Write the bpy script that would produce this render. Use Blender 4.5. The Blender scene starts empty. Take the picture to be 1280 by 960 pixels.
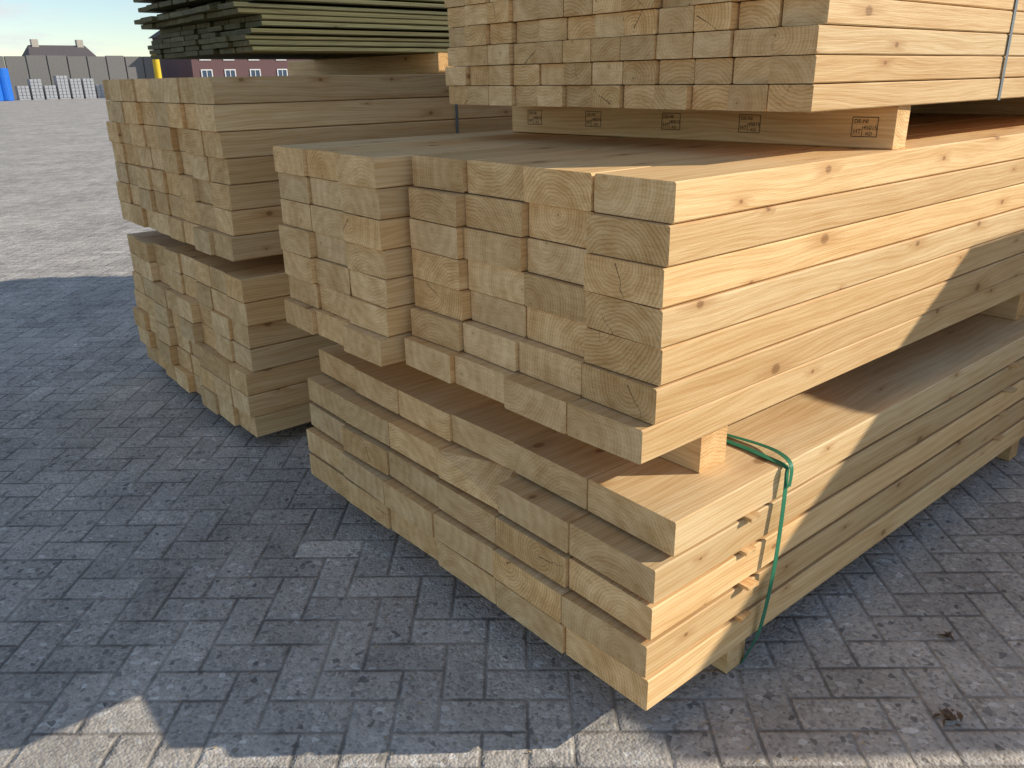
import bpy, bmesh, math, random
import numpy as np
from mathutils import Vector, Matrix
random.seed(7)
sc=bpy.context.scene
sc.view_settings.view_transform='Standard'; sc.view_settings.look='None'; sc.view_settings.exposure=0
# ---------------------------------------------------------------- camera
R0=np.array([[.6333,-.2592,.7291],[.7733,.2455,-.5845],[-.0275,.9340,.3559]])
def rod(r):
    r=np.array(r);th=np.linalg.norm(r);k=r/th
    K=np.array([[0,-k[2],k[1]],[k[2],0,-k[0]],[-k[1],k[0],0]])
    return np.eye(3)+math.sin(th)*K+(1-math.cos(th))*K@K
R=R0@rod((.0042,-.0222,.0047))
u_,_,v_=np.linalg.svd(R); R=u_@v_
cd=bpy.data.cameras.new("camera"); cam=bpy.data.objects.new("camera",cd); sc.collection.objects.link(cam)
M=Matrix([list(R[i])+[0] for i in range(3)]+[[0,0,0,1]]); M[2][3]=1.41
cam.matrix_world=M
cd.sensor_width=36; cd.lens=1017.3/1280*36; cd.clip_start=.05; cd.clip_end=3000
sc.camera=cam
# ---------------------------------------------------------------- light
EL=math.radians(26); AZ=(.626,.78)
d=Vector((AZ[0]*math.cos(EL),AZ[1]*math.cos(EL),math.sin(EL))).normalized()
sd=bpy.data.lights.new("sun",'SUN'); sd.energy=5.0; sd.angle=math.radians(.5); sd.color=(1,.92,.79)
so=bpy.data.objects.new("sun",sd); sc.collection.objects.link(so); so.rotation_euler=(-d).to_track_quat('-Z','Y').to_euler(); so.location=(3,4,6)
w=bpy.data.worlds.new("World"); sc.world=w; w.use_nodes=True
# ---------------------------------------------------------------- node helper
class NT:
    def __init__(s,nt): s.nt=nt; s.n=nt.nodes; s.l=nt.links
    def node(s,t,**k):
        n=s.n.new(t)
        for a,b in k.items(): setattr(n,a,b)
        return n
    def put(s,sock,v):
        if isinstance(v,bpy.types.NodeSocket): s.l.new(v,sock)
        elif v is not None: sock.default_value=v
    def m(s,op,a,b=None,c=None,clamp=False):
        n=s.node('ShaderNodeMath',operation=op,use_clamp=clamp)
        for i,v in enumerate((a,b,c)): s.put(n.inputs[i],v)
        return n.outputs[0]
    def vm(s,op,a,b=None):
        n=s.node('ShaderNodeVectorMath',operation=op)
        s.put(n.inputs[0],a)
        if b is not None: s.put(n.inputs[1],b)
        return n.outputs['Value'] if op in('LENGTH','DISTANCE','DOT_PRODUCT') else n.outputs[0]
    def mix(s,f,a,b,mode='MIX'):
        n=s.node('ShaderNodeMix',data_type='RGBA',blend_type=mode)
        s.put(n.inputs[0],f); s.put(n.inputs[6],a); s.put(n.inputs[7],b); return n.outputs[2]
    def noise(s,v,scale,detail=3,rough=.55,dist=0):
        n=s.node('ShaderNodeTexNoise'); s.put(n.inputs['Vector'],v)
        n.inputs['Scale'].default_value=scale; n.inputs['Detail'].default_value=detail; n.inputs['Roughness'].default_value=rough; n.inputs['Distortion'].default_value=dist
        return n.outputs['Fac']
    def noise2(s,v,scale,detail=2,rough=.55):
        n=s.node('ShaderNodeTexNoise',noise_dimensions='2D'); s.put(n.inputs['Vector'],v)
        n.inputs['Scale'].default_value=scale; n.inputs['Detail'].default_value=detail; n.inputs['Roughness'].default_value=rough
        return n.outputs['Fac']
    def ramp(s,f,lo,hi,a=0.,b=1.):
        n=s.node('ShaderNodeMapRange',clamp=True); s.put(n.inputs[0],f)
        n.inputs[1].default_value=lo;n.inputs[2].default_value=hi;n.inputs[3].default_value=a;n.inputs[4].default_value=b
        return n.outputs[0]
    def mapping(s,v,scale=(1,1,1),rot=(0,0,0),loc=(0,0,0)):
        n=s.node('ShaderNodeMapping'); s.put(n.inputs[0],v); n.inputs['Scale'].default_value=scale; n.inputs['Rotation'].default_value=rot; n.inputs['Location'].default_value=loc
        return n.outputs[0]
    def sep(s,v):
        n=s.node('ShaderNodeSeparateXYZ'); s.put(n.inputs[0],v); return n.outputs
    def com(s,x,y,z=0.):
        n=s.node('ShaderNodeCombineXYZ'); s.put(n.inputs[0],x);s.put(n.inputs[1],y);s.put(n.inputs[2],z); return n.outputs[0]
    def bump(s,h,strength=.3,dist=.002):
        n=s.node('ShaderNodeBump'); s.put(n.inputs['Height'],h); n.inputs['Strength'].default_value=strength; n.inputs['Distance'].default_value=dist; return n.outputs[0]
def mat(name,rough=.7):
    m=bpy.data.materials.new(name); m.use_nodes=True; t=NT(m.node_tree); b=m.node_tree.nodes['Principled BSDF']; b.inputs['Roughness'].default_value=rough
    try: b.inputs['Specular IOR Level'].default_value=.25
    except: pass
    return m,t,b
# ---------------------------------------------------------------- sky
wt=NT(w.node_tree); bg=w.node_tree.nodes['Background']
sky=wt.node('ShaderNodeTexSky',sky_type='NISHITA'); sky.sun_disc=False; sky.sun_elevation=EL; sky.sun_rotation=math.atan2(AZ[0],AZ[1]); sky.dust_density=0; sky.air_density=1.0; sky.ozone_density=2.0
tc=wt.node('ShaderNodeTexCoord').outputs['Generated']
cl=wt.noise(wt.mapping(tc,scale=(1,1,4.5)),9.,4,.6)
cf=wt.ramp(cl,.48,.68,0,.75)
skyb=wt.mix(1.,sky.outputs[0],(.94,.96,1.0,1),'MULTIPLY')
col=wt.mix(cf,skyb,(5.3,5.4,5.6,1))
w.node_tree.links.new(col,bg.inputs[0]); bg.inputs[1].default_value=.15
# ---------------------------------------------------------------- wood materials
def wood_side(name,light,dark,knotc):
    m,t,b=mat(name,.62)
    uv=t.node('ShaderNodeUVMap',uv_map='UVMap').outputs[0]
    at=t.node('ShaderNodeAttribute',attribute_name='tint').outputs['Color']
    ts=t.sep(at)
    s=t.sep(uv)
    kv=t.com(t.m('MULTIPLY',s[0],3.0),t.m('MULTIPLY',s[1],9.0))
    vo=t.node('ShaderNodeTexVoronoi',voronoi_dimensions='2D',feature='F1'); t.put(vo.inputs['Vector'],kv); vo.inputs['Scale'].default_value=1; vo.inputs['Randomness'].default_value=1.
    ds=t.sep(t.vm('SUBTRACT',kv,vo.outputs['Position']))
    dx=t.m('DIVIDE',ds[0],3.0); dy=t.m('DIVIDE',ds[1],9.0)
    kc=t.sep(vo.outputs['Color'])
    real=t.vm('LENGTH',t.com(t.m('MULTIPLY',dx,.7),dy))
    rad=t.m('MULTIPLY_ADD',t.m('POWER',kc[1],2.),.013,.003)
    kn=t.m('GREATER_THAN',kc[0],.45)
    q=t.m('DIVIDE',real,rad)
    inside=t.m('MULTIPLY',t.ramp(q,1.25,.7),kn)
    hr=t.m('MULTIPLY_ADD',rad,2.2,.006)
    halo=t.m('MULTIPLY',t.ramp(t.m('DIVIDE',t.vm('LENGTH',t.com(t.m('MULTIPLY',dx,.30),dy)),hr),1.,.1),kn)
    warp=t.noise2(t.com(t.m('MULTIPLY',s[0],1.3),t.m('MULTIPLY',s[1],7.)),1.,2,.55)
    gy=t.m('ADD',s[1],t.m('MULTIPLY',warp,.07))
    gy=t.m('ADD',gy,t.m('MULTIPLY',t.m('MULTIPLY',halo,t.m('SIGN',dy)),.008))
    rings=t.m('SINE',t.m('MULTIPLY',gy,560.))
    rings2=t.m('SINE',t.m('MULTIPLY_ADD',gy,190.,1.3))
    fine=t.noise2(t.com(t.m('MULTIPLY',s[0],7.),t.m('MULTIPLY',gy,420.)),1.,2,.6)
    patch=t.noise2(t.com(t.m('MULTIPLY',s[0],2.2),t.m('MULTIPLY',s[1],13.)),1.,3,.65)
    f=t.m('ADD',t.m('MULTIPLY',rings,.14),t.m('MULTIPLY',rings2,.12))
    f=t.m('ADD',f,t.m('MULTIPLY',fine,.85))
    f=t.m('ADD',f,t.m('MULTIPLY',patch,1.0))
    f=t.m('SUBTRACT',f,.60)
    c=t.mix(t.ramp(f,0,.8),light,dark)
    c=t.mix(t.m('MULTIPLY',halo,.5),c,knotc)
    kr=t.m('MULTIPLY_ADD',t.m('SINE',t.m('MULTIPLY',real,1700.)),.12,.6)
    c=t.mix(t.m('MULTIPLY',inside,kr),c,tuple(x*.42 for x in knotc[:3])+(1,))
    br=t.ramp(ts[0],0,1,.80,1.07)
    c=t.mix(1.,c,t.com(br,br,br),'MULTIPLY')
    c=t.mix(1.,c,t.mix(ts[1],(1,1.04,1.08,1),(1.0,.93,.82,1)),'MULTIPLY')
    t.put(b.inputs['Base Color'],c)
    bf=t.noise2(t.com(t.m('MULTIPLY',s[0],9.),t.m('MULTIPLY',s[1],420.)),1.,2,.6)
    t.put(b.inputs['Normal'],t.bump(bf,.5,.0018))
    return m
def wood_end(name,light,dark):
    m,t,b=mat(name,.8)
    uv=t.node('ShaderNodeUVMap',uv_map='UVMap').outputs[0]
    at=t.node('ShaderNodeAttribute',attribute_name='tint').outputs['Color']; ts=t.sep(at)
    off=t.com(t.m('MULTIPLY',ts[0],7.3),t.m('MULTIPLY',ts[1],9.1))
    uo=t.vm('ADD',uv,off)
    blotch=t.noise2(uo,13.,3,.62)
    ln=t.vm('LENGTH',uv)
    dist=t.m('MULTIPLY_ADD',blotch,.022,ln)
    rings=t.m('SINE',t.m('MULTIPLY',dist,720.))
    rings=t.m('MULTIPLY_ADD',rings,.5,.5); rings=t.m('POWER',rings,1.8)
    amp=t.ramp(ts[2],0,1,.16,.46)
    big=t.m('SINE',t.m('MULTIPLY',dist,170.))
    saw=t.noise2(t.mapping(uo,scale=(18,340,1),rot=(0,0,.35)),1.,2,.6)
    saw2=t.noise2(t.mapping(uo,scale=(12,220,1),rot=(0,0,1.2)),1.,2,.6)
    speck=t.noise2(uo,380.,1,.6)
    f=t.m('ADD',t.m('MULTIPLY',rings,amp),t.m('MULTIPLY',big,.09))
    f=t.m('ADD',f,t.m('MULTIPLY',blotch,1.15)); f=t.m('ADD',f,t.m('MULTIPLY',saw,.6)); f=t.m('ADD',f,t.m('MULTIPLY',saw2,.45)); f=t.m('ADD',f,t.m('MULTIPLY',speck,.35))
    c=t.mix(t.ramp(f,.95,1.85),light,dark)
    pith=t.ramp(ln,.005,.001); c=t.mix(t.m('MULTIPLY',pith,.5),c,(.16,.08,.035,1))
    heart=t.m('MULTIPLY',t.ramp(ln,.09,.03),t.m('GREATER_THAN',ts[1],.6))
    c=t.mix(t.m('MULTIPLY',heart,.28),c,dark)
    s=t.sep(uv)
    ang=t.m('ARCTAN2',s[1],s[0])
    a0=t.m('MULTIPLY',ts[1],6.28)
    wob=t.m('MULTIPLY',t.m('SUBTRACT',blotch,.5),.6)
    da=t.m('ABSOLUTE',t.m('SINE',t.m('MULTIPLY',t.m('ADD',t.m('SUBTRACT',ang,a0),wob),.5)))
    crk=t.m('LESS_THAN',t.m('MULTIPLY',t.m('MULTIPLY',da,2.),ln),t.m('MULTIPLY_ADD',ln,-.012,.0014))
    crk=t.m('MULTIPLY',crk,t.m('GREATER_THAN',ts[2],.72))
    c=t.mix(t.m('MULTIPLY',crk,.8),c,(.08,.04,.02,1))
    br=t.ramp(ts[0],0,1,.80,1.08)
    c=t.mix(1.,c,t.com(br,br,br),'MULTIPLY')
    c=t.mix(1.,c,t.mix(ts[2],(1,1.02,1.06,1),(1,.94,.85,1)),'MULTIPLY')
    t.put(b.inputs['Base Color'],c)
    t.put(b.inputs['Normal'],t.bump(t.m('ADD',saw,t.m('MULTIPLY',speck,.8)),.7,.0022))
    return m
SPR=wood_side("spruce_side",(.85,.60,.315,1),(.64,.375,.15,1),(.46,.20,.06,1))
SPE=wood_end("spruce_end_grain",(.93,.64,.325,1),(.58,.33,.125,1))
GRS=wood_side("impregnated_side",(.15,.145,.065,1),(.07,.062,.028,1),(.08,.05,.025,1))
GRE=wood_end("impregnated_end_grain",(.18,.16,.08,1),(.08,.07,.034,1))
# ---------------------------------------------------------------- board builder
class Pack:
    def __init__(s): s.v=[];s.f=[];s.uv=[];s.mi=[];s.t=[]
    def board(s,x0,x1,z0,z1,y0,y1,c=.003,yaw=0.,axis='Y',skew=0.,chip=None):
        b=len(s.v); w=x1-x0; h=z1-z0
        pr=[(x0+c,z0),(x1-c,z0),(x1,z0+c),(x1,z1-c),(x1-c,z1),(x0+c,z1),(x0,z1-c),(x0,z0+c)]
        n=8
        tint=(random.random(),random.random(),random.random(),1)
        px=(x0+x1)/2+random.uniform(-.5,.5)*w; pz=(z0+z1)/2+random.choice([random.uniform(-.5,.5),random.uniform(-1.6,1.6),random.choice([-1,1])*random.uniform(.8,1.8)])*h
        for k,(y,sx) in enumerate(((y0,0),(y1,yaw))):
            for i,(x,z) in enumerate(pr):
                yy=y+ (skew*(x-(x0+x1)/2)/w if k==0 else 0)
                if chip and k==0 and i in chip: yy+=chip[i][0]; x+=chip[i][1]; z+=chip[i][2]
                s.v.append((x+sx,yy,z))
        s.f.append([b+i for i in range(n)]); s.mi.append(1); s.uv.append([(x-px,z-pz) for x,z in pr]); s.t.append(tint)
        s.f.append([b+n+i for i in reversed(range(n))]); s.mi.append(1); s.uv.append([(pr[i][0]-px,pr[i][1]-pz) for i in reversed(range(n))]); s.t.append(tint)
        per=[0]
        for i in range(n):
            a=pr[i];q=pr[(i+1)%n]; per.append(per[-1]+math.hypot(a[0]-q[0],a[1]-q[1]))
        ou=random.uniform(0,50);ov=random.uniform(0,50)
        for i in range(n):
            j=(i+1)%n
            s.f.append([b+i,b+n+i,b+n+j,b+j]); s.mi.append(0); s.t.append(tint)
            s.uv.append([(y0+ou,per[i]+ov),(y1+ou,per[i]+ov),(y1+ou,per[i+1]+ov),(y0+ou,per[i+1]+ov)])
    def obj(s,name,mats,parent=None,xf=None):
        me=bpy.data.meshes.new(name); me.from_pydata([xf@Vector(v) for v in s.v] if xf else s.v,[],s.f)
        me.uv_layers.new(name='UVMap'); me.color_attributes.new('tint','FLOAT_COLOR','CORNER')
        U=[];C=[]
        for uvs,t in zip(s.uv,s.t):
            for q in uvs: U+=[q[0],q[1]]; C+=list(t)
        me.uv_layers['UVMap'].data.foreach_set('uv',U)
        me.color_attributes['tint'].data.foreach_set('color',C)
        me.polygons.foreach_set('material_index',s.mi)
        for m in mats: me.materials.append(m)
        me.update()
        bm=bmesh.new(); bm.from_mesh(me); bmesh.ops.recalc_face_normals(bm,faces=bm.faces); bm.to_mesh(me); bm.free()
        o=bpy.data.objects.new(name,me); sc.collection.objects.link(o)
        if parent: o.parent=parent
        return o
def rj(a): return random.uniform(-a,a)
W=[SPR,SPE]
L=4.8
# lower pack (heavy beams, layers on thin stickers)
p=Pack(); lx,lw=-.906,.2604
rowY=[1.2007,1.145,1.142,1.125,1.135]
for r in range(5):
    z1=.548-r*.0926; z0=z1-.0825
    for c in range(6):
        x1=lx-c*lw; x0=x1-lw+.0028
        y=rowY[r]+rj(.009 if c else .003)
        ch=None
        if r==1 and c==2: y=rowY[r]+.004; ch={3:(.09,0,-.034),4:(.09,-.040,-.002),2:(.0,-.001,.010)}
        p.board(x0+rj(.0008),x1+(rj(.003) if c==0 else 0),z0+(random.uniform(0,.002)),z1,y,y+L+rj(.05),.0028,rj(.001),skew=rj(.008),chip=ch)
lower=p.obj("timber_pack",W)
p=Pack()
for r in range(1,5):
    zt=.548-r*.0926+.0101
    for yy in (1.455,3.0,4.6):
        y=yy+rj(.014)
        xr=lx+.010+random.uniform(0,.014)
        p.board(y,y+.042,zt-.0098,zt-.0003,-xr,2.47,.0008)
RX=Matrix(((0,-1,0),(1,0,0),(0,0,1)))
p.obj("layer_stickers",W,lower,RX)
# mid pack
p=Pack(); mx,mw,mt=-.962,.2134,.0795
rowY=[1.2085,1.1918,1.1918,1.1887,1.1887,1.1799,1.1454]
off={0:[0,.0,.004,-.003],1:[0,.030,.012,-.008],3:[0,.018,.022,-.006],5:[0,.010,.004,-.006],6:[0,-.004,.01,-.003]}
off[2]=[a+rj(.004) for a in off[1]]; off[4]=[a+rj(.004) for a in off[3]]
for r in range(7):
    z1=1.228-r*mt; z0=z1-mt+.0024
    for c in range(4):
        x1=mx-c*mw; x0=x1-mw+.0038
        y=rowY[r]+off[r][c]+rj(.003)
        p.board(x0,x1+(rj(.003) if c==0 else rj(.001)),z0,z1-random.uniform(0,.0008),y,y+L+rj(.08),.0035,rj(.001),skew=rj(.006))
    gy=[1.115,1.118,1.118,1.112,1.112,1.112,1.088][r]
    for c in range(3):
        x1=-1.8415-c*.2007; x0=x1-.2007+.003
        y=gy+[0,.006,.0][c]+rj(.009)
        p.board(x0,x1,z0-.002,z1-.002,y,y+L+rj(.08),.0035,0,skew=rj(.006))
mid=p.obj("timber_pack",W)
# top pack
p=Pack(); tx,tw,tt=-.968,.1085,.0572
for r in range(12):
    for c in range(12):
        x1=tx-c*tw+rj(.0015); x0=x1-tw+.0042
        z0=1.331+r*tt; 
        y=1.655+rj(.013)+(.006 if r%2 else 0)
        p.board(x0,x1,z0+random.uniform(0,.0008),z0+tt-.0018,y,y+L+rj(.05),.0028,0,skew=rj(.006))
top=p.obj("timber_pack",W)
# left stack
def leftpack(zt,rowoff,seed):
    random.seed(seed); p=Pack()
    blk=[[rj(.018) for _ in range(8)] for _ in range(4)]
    for r in range(7):
        z1=zt-r*.0925; z0=z1-.090
        for c in range(8):
            x1=-2.962-c*.1735; x0=x1-.1735+.0036
            y=rowoff[r]+blk[r//2][c]+rj(.007)
            p.board(x0+rj(.001),x1+(rj(.006) if c==0 else 0),z0,z1,y,y+L+rj(.05),.0035,0,skew=rj(.005))
    return p.obj("timber_pack",W)
lu=leftpack(1.428,[1.165,1.165,1.165,1.178,1.165,1.16,1.15],3)
ll=leftpack(.709,[1.165,1.16,1.15,1.15,1.145,1.14,1.14],5)
# plank pack (green impregnated fence planks)
random.seed(11); p=Pack()
z=1.512; r=0
while z<2.42:
    rowo=rj(.06)
    for c in range(7):
        x1=-3.02-c*.158+rj(.006)+rowo*.25; x0=x1-.146
        y=1.34+rowo+rj(.014)
        p.board(x0,x1,z,z+.0175,y,y+3.7+rj(.04),.004,rj(.006))
    z+=.0200+ (random.random()<.25)*.005; r+=1
plank=p.obj("fence_plank_pack",[GRS,GRE])
# neighbour stack on the other side of the aisle
for zt in (1.0,1.9):
    p=Pack()
    for r in range(9):
        for c in range(8):
            x0=.3+c*.165; z1=zt-r*.0925
            y=4.19+rj(.01)
            p.board(x0,x0+.162,z1-.0905,z1,y,y+L,.003)
    p.obj("timber_pack",W)
# ---------------------------------------------------------------- bearers
def beam(name,a,b,w,z0,z1,mats=W):
    a=Vector(a);b=Vector(b);dr=(b-a);Ln=dr.length;ang=math.atan2(dr.y,dr.x)
    p=Pack(); p.board(-w/2,w/2,z0,z1,0,Ln,.003)
    o=p.obj(name,mats); o.location=(a.x,a.y,0); o.rotation_euler=(0,0,ang-math.pi/2); return o
beam("wooden_bearer",(-2.45,1.46),(-1.01,1.458),.098,.5487,.670-.0005)
for yy in(3.3,5.2): beam("wooden_bearer",(-2.45,yy),(-1.0,yy),.095,.5487,.6695)
tb=beam("wooden_bearer",(-2.31,2.003),(-.985,2.107),.08,1.2287,1.3303)
for yy in(4.0,5.8): beam("wooden_bearer",(-2.4,yy),(-1.0,yy),.08,1.2287,1.3303)
for yy in(1.50,3.3,5.2): beam("wooden_bearer",(-2.46,yy),(-.925,yy),.075,.002,.0945)
for yy in(1.6,3.4,5.2):
    beam("wooden_bearer",(-4.33,yy),(-2.99,yy),.08,.002,.0635)
    beam("wooden_bearer",(-4.33,yy+.1),(-2.99,yy+.1),.08,.7097,.7825)
    beam("wooden_bearer",(.3,yy+3.3),(1.6,yy+3.3),.08,.002,.168)
    if yy>2: beam("wooden_bearer",(.3,yy+3.5),(1.6,yy+3.5),.08,1.0005,1.0685)
beam("wooden_bearer",(-4.40,2.19),(-3.0,2.19),.08,1.4285,1.5115)
beam("wooden_bearer",(-4.40,4.3),(-3.0,4.3),.08,1.4285,1.5115)
# stamps on the upper bearer
ink,t,b=mat("stamp_ink",.9); b.inputs['Base Color'].default_value=(.05,.035,.025,1)
ang=math.atan2(.104,1.325)
def stamp(X):
    fr=(X+2.31)/1.325
    base=Vector((X,2.003+fr*.104,0)); nrm=Vector((math.sin(ang),-math.cos(ang),0))
    vs=[];fs=[]
    def rect(x0,x1,z0,z1):
        i=len(vs); vs.extend([(x0,0,z0),(x1,0,z0),(x1,0,z1),(x0,0,z1)]); fs.append([i,i+1,i+2,i+3])
    t_=.0016; x0,x1,z0,z1=-.033,.033,-.03,.018
    rect(x0,x1,z0,z0+t_);rect(x0,x1,z1-t_,z1);rect(x0,x0+t_,z0+t_,z1-t_);rect(x1-t_,x1,z0+t_,z1-t_);rect(-.006,-.0048,z0+t_,-.004)
    for body,sz,px,pz in(("DE-NI",.014,-.028,.003),("45015",.014,-.003,-.012),("HT",.015,-.028,-.022),("KD",.012,.004,-.026)):
        cu=bpy.data.curves.new("t",'FONT'); cu.body=body; cu.size=sz; ob=bpy.data.objects.new("t",cu); sc.collection.objects.link(ob)
        bpy.context.view_layer.update()
        me=bpy.data.meshes.new_from_object(ob.evaluated_get(bpy.context.evaluated_depsgraph_get()))
        i=len(vs)
        for v in me.vertices: vs.append((px+v.co.x,0,pz+v.co.y))
        for f in me.polygons: fs.append([i+q for q in f.vertices])
        bpy.data.objects.remove(ob)
    me=bpy.data.meshes.new("stamp_mark"); me.from_pydata(vs,[],fs); me.materials.append(ink)
    o=bpy.data.objects.new("stamp_mark",me); sc.collection.objects.link(o)
    pos=base+nrm*.0412; 
    mw_=Matrix.Translation((pos.x,pos.y,1.286))@Matrix.Rotation(ang,4,'Z')
    bpy.context.view_layer.update()
    o.parent=tb; o.matrix_parent_inverse=tb.matrix_world.inverted(); o.matrix_world=mw_
for X in(-2.2,-1.94,-1.64,-1.38,-1.06): stamp(X)
# ---------------------------------------------------------------- straps
def plain(name,col,rough=.5,metal=0.):
    m,t,b=mat(name,rough); b.inputs['Metallic'].default_value=metal
    g=t.node('ShaderNodeTexCoord').outputs['Object']
    n=t.noise(g,9.,4,.6)
    c=t.mix(t.ramp(n,.3,.75),tuple(x*.72 for x in col)+(1,),tuple(min(1,x*1.15) for x in col)+(1,))
    t.put(b.inputs['Base Color'],c); return m
GREEN=plain("green_strap_plastic",(.04,.21,.11),.35)
STEEL=plain("grey_strap",(.22,.25,.26),.45)
def ribbon(name,pts,width,mt_,parent,th=.0012):
    pts=[Vector(q) for q in pts]; vs=[];fs=[]
    for i,q in enumerate(pts):
        tdir=(pts[min(i+1,len(pts)-1)]-pts[max(i-1,0)]).normalized()
        side=Vector((0,1,0)); side=(side-tdir*side.dot(tdir)).normalized(); n=tdir.cross(side).normalized()
        for a,bb in((-1,-1),(1,-1),(1,1),(-1,1)): vs.append(q+side*a*width/2+n*bb*th/2)
    for i in range(len(pts)-1):
        for k in range(4): fs.append([i*4+k,i*4+(k+1)%4,i*4+4+(k+1)%4,i*4+4+k])
    fs.append([0,1,2,3]); fs.append([len(vs)-1,len(vs)-2,len(vs)-3,len(vs)-4])
    me=bpy.data.meshes.new(name); me.from_pydata(vs,[],fs); me.materials.append(mt_)
    bm=bmesh.new(); bm.from_mesh(me); bmesh.ops.recalc_face_normals(bm,faces=bm.faces); bm.to_mesh(me); bm.free()
    o=bpy.data.objects.new(name,me); sc.collection.objects.link(o); o.parent=parent; return o
def cr(P,n=8):
    P=[Vector(q) for q in P]; out=[]
    for i in range(len(P)-1):
        a=P[max(i-1,0)];b_=P[i];c=P[i+1];e=P[min(i+2,len(P)-1)]
        for k in range(n):
            s=k/n; out.append(.5*((2*b_)+(c-a)*s+(2*a-5*b_+4*c-e)*s*s+(3*b_-a-3*c+e)*s**3))
    out.append(P[-1]); return out
ribbon("strap",cr([(-2.49,1.60,.30),(-2.495,1.60,.545),(-2.4,1.60,.5505),(-1.5,1.60,.5505),(-1.07,1.60,.552),(-.96,1.592,.553),(-.899,1.588,.549),(-.893,1.588,.53),(-.887,1.578,.42),(-.884,1.563,.28),(-.891,1.546,.13),(-.905,1.535,.06),(-.925,1.53,.0),]),.017,GREEN,lower)
ribbon("strap_end",cr([(-1.10,1.63,.552),(-1.0,1.635,.556),(-.93,1.615,.562),(-.886,1.592,.553),(-.884,1.590,.50)]),.013,GREEN,lower)
def loop(x0,x1,z0,z1,y,wd,m_,par):
    e=.0015
    ribbon("strap",[(x0-e,y,z0),(x0-e,y,z1+e),(x1+e,y,z1+e),(x1+e,y,z0-e),(x0-e,y,z0-e)],wd,m_,par)
loop(tx-12*tw,tx+.002,1.331,1.331+12*tt,2.63,.016,STEEL,top)
loop(tx-12*tw,tx+.002,1.331,1.331+12*tt,4.9,.016,STEEL,top)
loop(-4.352,-2.954,1.428-7*.0925,1.428,2.2,.014,STEEL,lu)
# ---------------------------------------------------------------- ground
m,t,b=mat("concrete_pavers",.85)
geo=t.node('ShaderNodeNewGeometry').outputs['Position']
wv=.105
prw=t.mapping(geo,rot=(0,0,math.radians(-49)))
fin=t.noise2(geo,60.,3,.7)
s=t.sep(prw)
gx=t.m('DIVIDE',s[0],wv); gy=t.m('DIVIDE',s[1],wv)
ix=t.m('FLOOR',gx); iy=t.m('FLOOR',gy); fx=t.m('FRACT',gx); fy=t.m('FRACT',gy)
dd=t.m('FLOORED_MODULO',t.m('ADD',t.m('SUBTRACT',ix,iy),.5),4.)
def eq(k): return t.m('COMPARE',dd,k+.5,.3)
e0,e1,e2,e3=eq(0),eq(1),eq(2),eq(3)
dl=t.m('ADD',fx,e1); dr=t.m('ADD',t.m('SUBTRACT',1.,fx),e0); db=t.m('ADD',fy,e2); dt=t.m('ADD',t.m('SUBTRACT',1.,fy),e3)
edge=t.m('MULTIPLY',t.m('MINIMUM',t.m('MINIMUM',dl,dr),t.m('MINIMUM',db,dt)),wv)
idv=t.com(t.m('SUBTRACT',ix,e1),t.m('SUBTRACT',iy,e2))
wn=t.node('ShaderNodeTexWhiteNoise',noise_dimensions='2D'); t.put(wn.inputs['Vector'],idv)
rc=t.sep(wn.outputs['Color'])
vo=t.node('ShaderNodeTexVoronoi',voronoi_dimensions='2D'); t.put(vo.inputs['Vector'],geo); vo.inputs['Scale'].default_value=125
vc=t.sep(vo.outputs['Color'])
vo2=t.node('ShaderNodeTexVoronoi',voronoi_dimensions='2D'); t.put(vo2.inputs['Vector'],geo); vo2.inputs['Scale'].default_value=68
vc2=t.sep(vo2.outputs['Color'])
big=t.noise2(geo,.9,4,.6); med=t.noise2(geo,5.,3,.65)
base=t.mix(t.ramp(fin,.35,.7),(.53,.475,.405,1),(.39,.35,.30,1))
ag=t.mix(vc[1],(.17,.15,.13,1),(.68,.62,.54,1))
base=t.mix(t.m('MULTIPLY',t.m('GREATER_THAN',vc[0],.5),.55),base,ag)
base=t.mix(t.m('MULTIPLY',t.m('GREATER_THAN',vc2[0],.86),.75),base,t.mix(vc2[1],(.11,.10,.09,1),(.74,.70,.63,1)))
br=t.m('ADD',t.ramp(rc[0],0,1,.86,1.10),t.m('MULTIPLY',t.m('GREATER_THAN',rc[1],.992),.4))
base=t.mix(1.,base,t.com(br,br,br),'MULTIPLY')
b2=t.m('ADD',t.ramp(big,.3,.7,.84,1.12),t.ramp(med,.3,.7,-.12,.12))
base=t.mix(1.,base,t.com(b2,b2,b2),'MULTIPLY')
jn=t.m('ADD',edge,t.m('MULTIPLY',t.m('SUBTRACT',fin,.5),.009))
joint=t.ramp(jn,.0065,.0025)
jc=t.mix(t.ramp(med,.40,.64),(.13,.115,.10,1),(.36,.32,.27,1))
base=t.mix(t.m('MULTIPLY',joint,.85),base,jc)
spill=t.m('MULTIPLY',t.ramp(big,.54,.70),t.ramp(fin,.35,.6)); base=t.mix(t.m('MULTIPLY',spill,.4),base,(.48,.42,.34,1))
t.put(b.inputs['Base Color'],base)
h=t.m('ADD',t.m('MULTIPLY',t.ramp(edge,.0,.010),1.3),t.m('ADD',t.m('MULTIPLY',fin,.9),t.m('MULTIPLY',vo.outputs['Distance'],-.7)))
t.put(b.inputs['Normal'],t.bump(h,.7,.0035))
me=bpy.data.meshes.new("ground"); S=1500
me.from_pydata([(-S,-S,0),(S,-S,0),(S,S,0),(-S,S,0)],[],[[0,1,2,3]]); me.materials.append(m)
o=bpy.data.objects.new("ground",me); sc.collection.objects.link(o)
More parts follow.
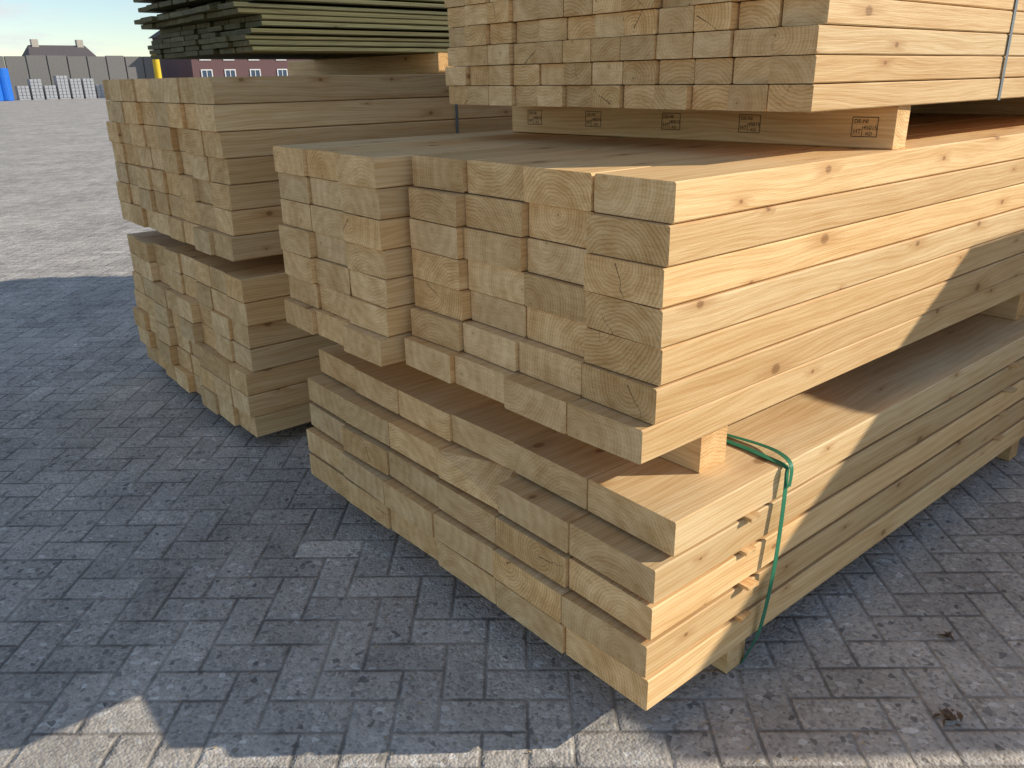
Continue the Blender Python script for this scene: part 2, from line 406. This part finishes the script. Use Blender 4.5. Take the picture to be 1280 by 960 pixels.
# ---------------------------------------------------------------- generic boxes
def boxes(name,lst,mt_,parent=None,bev=0):
    bm=bmesh.new()
    for (x0,x1,y0,y1,z0,z1) in lst:
        vs=[bm.verts.new(q) for q in((x0,y0,z0),(x1,y0,z0),(x1,y1,z0),(x0,y1,z0),(x0,y0,z1),(x1,y0,z1),(x1,y1,z1),(x0,y1,z1))]
        for f in((3,2,1,0),(4,5,6,7),(0,1,5,4),(1,2,6,5),(2,3,7,6),(3,0,4,7)): bm.faces.new([vs[i] for i in f])
    if bev: bmesh.ops.bevel(bm,geom=bm.edges[:],offset=bev,segments=2,affect='EDGES')
    me=bpy.data.meshes.new(name); bm.to_mesh(me); bm.free(); me.materials.append(mt_)
    o=bpy.data.objects.new(name,me); sc.collection.objects.link(o)
    if parent: o.parent=parent
    return o
def empty(name):
    o=bpy.data.objects.new(name,None); sc.collection.objects.link(o); return o
CONC=plain("weathered_concrete",(.20,.19,.18),.9); ROOF=plain("dark_roof_tiles",(.13,.11,.11),.8); BRK=plain("brown_brick",(.15,.085,.085),.85)
WHT=plain("white_frame",(.72,.72,.70),.5); GLS=plain("window_glass",(.06,.09,.14),.15); RND=plain("light_render",(.5,.45,.38),.8)
BLU=plain("blue_plastic",(.02,.16,.62),.4); YEL=plain("yellow_paint",(.75,.5,.03),.5); ORG=plain("orange_paint",(.6,.16,.04),.5); FOIL=plain("grey_blocks",(.42,.43,.45),.6)
lst=[]
y=-25
while y<35:
    lst.append((-104.4,-104,y,y+1.92,0,4.3+random.choice([0,0,.08]))); y+=2
boxes("concrete_wall",lst,CONC,bev=.04)
random.seed(4)
lst=[];y=18.6
while y<27.4:
    hgt=random.choice([1.3,1.9,2.2])
    for k in range(int(hgt/.31)):
        for q in range(3): lst.append((-100,-98.8,y+q*.36,y+q*.36+.33,.15+k*.31,.15+k*.31+.28))
    lst.append((-100,-98.8,y,y+1.05,0,.13)); y+=1.25
boxes("block_pallets",lst,FOIL,bev=.02)
def cyl(name,x,y,r,h,mt_,z=0):
    bm=bmesh.new(); bmesh.ops.create_cone(bm,cap_ends=True,segments=24,radius1=r,radius2=r,depth=h); bmesh.ops.translate(bm,verts=bm.verts,vec=(x,y,z+h/2))
    bmesh.ops.bevel(bm,geom=[e for e in bm.edges if abs(e.verts[0].co.z-e.verts[1].co.z)<1e-4],offset=.06,segments=2,affect='EDGES')
    me=bpy.data.meshes.new(name); bm.to_mesh(me); bm.free(); me.materials.append(mt_)
    o=bpy.data.objects.new(name,me); sc.collection.objects.link(o); return o
cyl("blue_tank",-97,17.1,.7,3.0,BLU); cyl("blue_tank",-96,16.0,.7,2.2,BLU); cyl("orange_drum",-94.5,15.6,.45,1.0,ORG)
cyl("yellow_post",-95,31.4,.35,4.4,YEL)
def gable(name,x0,x1,y0,y1,zw,zr,wall,roof,wins,chim):
    e=empty(name)
    boxes("walls",[(x0,x1,y0,y1,0,zw)],wall,e)
    xm=(x0+x1)/2; ov=.4
    vs=[(x0-ov,y0-ov,zw+.01),(x0-ov,y1+ov,zw+.01),(xm,y1+ov-1,zr),(xm,y0-ov+1,zr),(x1+ov,y0-ov,zw+.01),(x1+ov,y1+ov,zw+.01)]
    me=bpy.data.meshes.new("roof"); me.from_pydata(vs,[],[[0,1,2,3],[4,5,2,3][::-1],[0,3,4],[1,2,5],[0,4,5,1]]); me.materials.append(roof)
    o=bpy.data.objects.new("roof",me); sc.collection.objects.link(o); o.parent=e
    boxes("chimneys",[(xm-.5,xm+.5,c-.45,c+.45,zr-1.2,zr+.8) for c in chim],RND,e)
    fr=[];gl=[]
    for (c,z0,z1,wd) in wins:
        fr+= [(x1,x1+.1,c-wd/2-.12,c-wd/2,z0-.12,z1+.12),(x1,x1+.1,c+wd/2,c+wd/2+.12,z0-.12,z1+.12),(x1,x1+.1,c-wd/2,c+wd/2,z1,z1+.12),(x1,x1+.1,c-wd/2,c+wd/2,z0-.12,z0),(x1+.05,x1+.09,c-.04,c+.04,z0,z1)]
        gl.append((x1,x1+.04,c-wd/2,c+wd/2,z0,z1))
    boxes("window_frames",fr,WHT,e); boxes("window_glass",gl,GLS,e)
    return e
gable("farmhouse",-150,-142,29.5,38.5,4.6,7.0,RND,ROOF,[(31,3,4.5,1.5),(35,3,4.5,1.5)],[31, 37.2])
gable("brick_house",-112,-100,37,52,6.6,8.2,BRK,ROOF,[(c,z0,z0+1.5,1.1) for c in(38.6,41.4,44.5,48) for z0 in(1.2,3.9)],[50])
gable("brick_house",-114,-102,56,90,7.6,11,BRK,ROOF,[(c,z0,z0+1.5,1.1) for c in range(58,90,4) for z0 in(1.2,3.9)],[60,80])
boxes("distant_shed",[(-175,-160,-10,26,0,5.6)],plain("grey_cladding",(.28,.30,.32),.6))
# ---------------------------------------------------------------- debris
def leaf(name,x,y,n,r,colr):
    random.seed(int(x*-991)); vs=[];fs=[]
    for k in range(n):
        a=random.uniform(0,6.28);q=random.uniform(0,r);cx=x+math.cos(a)*q;cy=y+math.sin(a)*q;z=.004+random.uniform(0,.008);th=random.uniform(0,6.28);l=random.uniform(.008,.02);wd=random.uniform(.002,.006)
        i=len(vs); c_,s_=math.cos(th),math.sin(th)
        vs+=[(cx-c_*l,cy-s_*l,z),(cx+s_*wd,cy-c_*wd,z+random.uniform(0,.01)),(cx+c_*l,cy+s_*l,z+random.uniform(0,.012)),(cx-s_*wd,cy+c_*wd,z+.004)]; fs.append([i,i+1,i+2,i+3])
    me=bpy.data.meshes.new(name); me.from_pydata(vs,[],fs); me.materials.append(colr); o=bpy.data.objects.new(name,me); sc.collection.objects.link(o)
BRN=plain("dry_leaf",(.17,.11,.07),.9)
leaf("dry_leaf_debris",-.49,1.72,22,.03,BRN); leaf("dry_leaf_debris",-.62,2.02,8,.03,BRN)
random.seed(9); CH=plain("wood_chips",(.5,.36,.2),.9)
vs=[];fs=[]
for k in range(260):
    x=random.uniform(-3.2,-.3);y=random.uniform(.2,1.6); 
    if random.random()<.5: x=-.9+random.gauss(0,.5)
    th=random.uniform(0,6.28);l=random.uniform(.002,.008);wd=l*.35;i=len(vs);c_,s_=math.cos(th),math.sin(th)
    vs+=[(x-c_*l,y-s_*l,.004),(x+s_*wd,y-c_*wd,.005),(x+c_*l,y+s_*l,.006),(x-s_*wd,y+c_*wd,.005)];fs.append([i,i+1,i+2,i+3])
me=bpy.data.meshes.new("wood_chips"); me.from_pydata(vs,[],fs); me.materials.append(CH); o=bpy.data.objects.new("wood_chips",me); sc.collection.objects.link(o)
